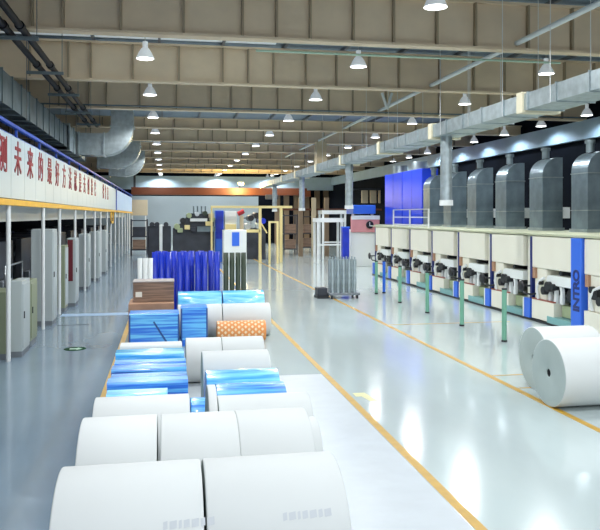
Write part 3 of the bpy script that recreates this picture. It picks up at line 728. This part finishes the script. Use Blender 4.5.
for x in (xa, xb): obj('upright', MB().box(x-0.06, x+0.06, 48.3, 48.5, 0, 2.7), 'yellow_frame', t)
obj('head', MB().box(xa-0.06, xb+0.06, 48.3, 48.5, 2.7, 2.82), 'yellow_frame', t)
# tall brown racks at the far right
for i, x in enumerate([atY(u, 56) for u in (299, 312, 325)]):
    tag(obj('brown_post', MB().box(x, x+0.32, 56.0, 56.3, 0, 4.6), ('brown_post', 'beige_panel', 'brown_post')[i], base=(x, 56, 0)),
        'tall brown upright at the far end, %s from the left' % ORD[i], 'upright', 'brown uprights')
tag(obj('brown_rail', MB().box(9.0, 17.0, 56.32, 56.42, 3.6, 3.75), 'orange_beam', base=(13, 56.4, 3.6)), 'thin orange brown rail across the tall brown uprights', 'rail')
for i, u in enumerate((365, 373.5, 382)):
    x = atY(u, 60)
    tag(obj('hanging_screen', MB().box(x-0.28, x+0.28, 60, 60.2, 4.25, 5.35), 'beige_panel', base=(x, 60, 4.25), bevel=0.05), 'beige hanging screen left of the blue enclosures, %s from the left' % ORD[i], 'screen', 'beige screens')
tag(obj('screen_rail', MB().box(15.0, 18.0, 60.02, 60.18, 5.35, 5.5), 'dark_machine', base=(16, 60, 5.35)), 'dark rail carrying the beige hanging screens', 'rail')
t = thing('beige_partition', 'beige raised partition at the far end of the panel gantry', 'partition', (-2.5, 77.1, 0))
obj('panel', MB().box(-3.6, -1.85, 76.4, 76.6, 3.2, 4.8), 'beige_panel', t, 0.01)
for x in (-3.4, -2.05): obj('leg', MB().box(x-0.06, x+0.06, 76.44, 76.56, 0, 3.2), 'white_steel', t)
def rack(u0, u1, y, z, label):
    x0, x1 = atY(u0, y), atY(u1, y)
    t = thing('storage_rack', label, 'rack', ((x0+x1)/2, y+0.5, 0), 'far storage racks')
    for x in (x0, x1):
        for yy in (y, y+1.0): obj('upright', MB().box(x-0.05, x+0.05, yy-0.05, yy+0.05, 0, z), 'dark_machine', t)
    n = max(1, int((x1-x0)/1.0))
    for k, zz in enumerate((0.4, z*0.5, z-0.15)):
        sh = obj('shelf', MB().box(x0, x1, y, y+1.0, zz, zz+0.08), 'dark_machine', t)
    return t, x0, x1, n
for u0, u1, y, z, lab in ((131, 147, 60, 2.9, 'dark storage rack by the panel gantry end'), (243, 258, 58, 3.1, 'dark storage rack behind the yellow gantry'),
                          (284, 297, 59, 3.3, 'dark storage rack right of the yellow gantry'), (302, 316, 62, 3.2, 'dark storage rack left of the white gantry frames')):
    t, x0, x1, n = rack(u0, u1, y, z, lab)
    for zz in (0.48, z*0.5+0.08):
        for k in range(n):
            w = (x1-x0)/n; xx = x0 + w*(k+0.5)
            tag(obj('carton', MB().box(xx-w*0.4, xx+w*0.4, y+0.06, y+0.9, zz, zz+0.75), ('dark_machine', 'card', 'olive_box', 'grey_base')[(k+int(zz*3)) % 4], base=(xx, y+0.5, zz), bevel=0.02),
                '%s carton in the %s' % ('lower' if zz < 1 else 'upper', lab.replace('storage ', '')) + (', %s from left' % ORD[k] if n > 1 else ''), 'carton', 'cartons on the far racks')
# orange crane
t = thing('overhead_crane', 'orange overhead crane beam across the far end of the hall', 'crane', (2, 70, 5.2))
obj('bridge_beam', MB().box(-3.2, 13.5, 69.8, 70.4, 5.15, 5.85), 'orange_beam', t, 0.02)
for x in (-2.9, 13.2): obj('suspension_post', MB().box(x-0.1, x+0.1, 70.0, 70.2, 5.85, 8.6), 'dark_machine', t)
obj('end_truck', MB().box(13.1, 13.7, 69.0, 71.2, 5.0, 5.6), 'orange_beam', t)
obj('hoist', MB().box(9.4, 10.6, 69.2, 69.8, 4.75, 5.2), 'dark_machine', t, 0.05)
wl = obj('work_lamp', MB().cyl((6.9, 68.2, 6.25), (6.9, 68.25, 6.1), 0.3, 16), 'bulb_warm', t)
obj('lamp_arm', MB().cyl((6.9, 68.2, 6.25), (6.9, 69.9, 5.85), 0.04, 8), 'dark_machine', t)
cl = bpy.data.lights.new('crane_light', 'POINT'); cl.energy = 1500; cl.color = (1.0, 0.75, 0.3); cl.shadow_soft_size = 0.2
c = bpy.data.objects.new('crane_light', cl); COL.objects.link(c); c.location = (6.9, 67.9, 5.75)

# ------------------------------------------------------------------ world, camera, view
w = bpy.data.worlds.new('daylight'); SC.world = w; w.use_nodes = True
w.node_tree.nodes['Background'].inputs['Color'].default_value = (0.88, 0.95, 1.0, 1)
w.node_tree.nodes['Background'].inputs['Strength'].default_value = 1.5
cam = bpy.data.cameras.new('camera'); co = bpy.data.objects.new('camera', cam); COL.objects.link(co)
cam.sensor_width = 36; cam.lens = 36 * F / 600; cam.shift_y = -49.5 / 600; cam.clip_end = 300
co.location = (0, 0, H); co.rotation_euler = (PI/2, 0, -TH)
SC.camera = co
SC.view_settings.view_transform = 'Standard'; SC.view_settings.look = 'None'
SC.view_settings.gamma = 1; SC.view_settings.use_curve_mapping = False
SC.view_settings.exposure = 0.0
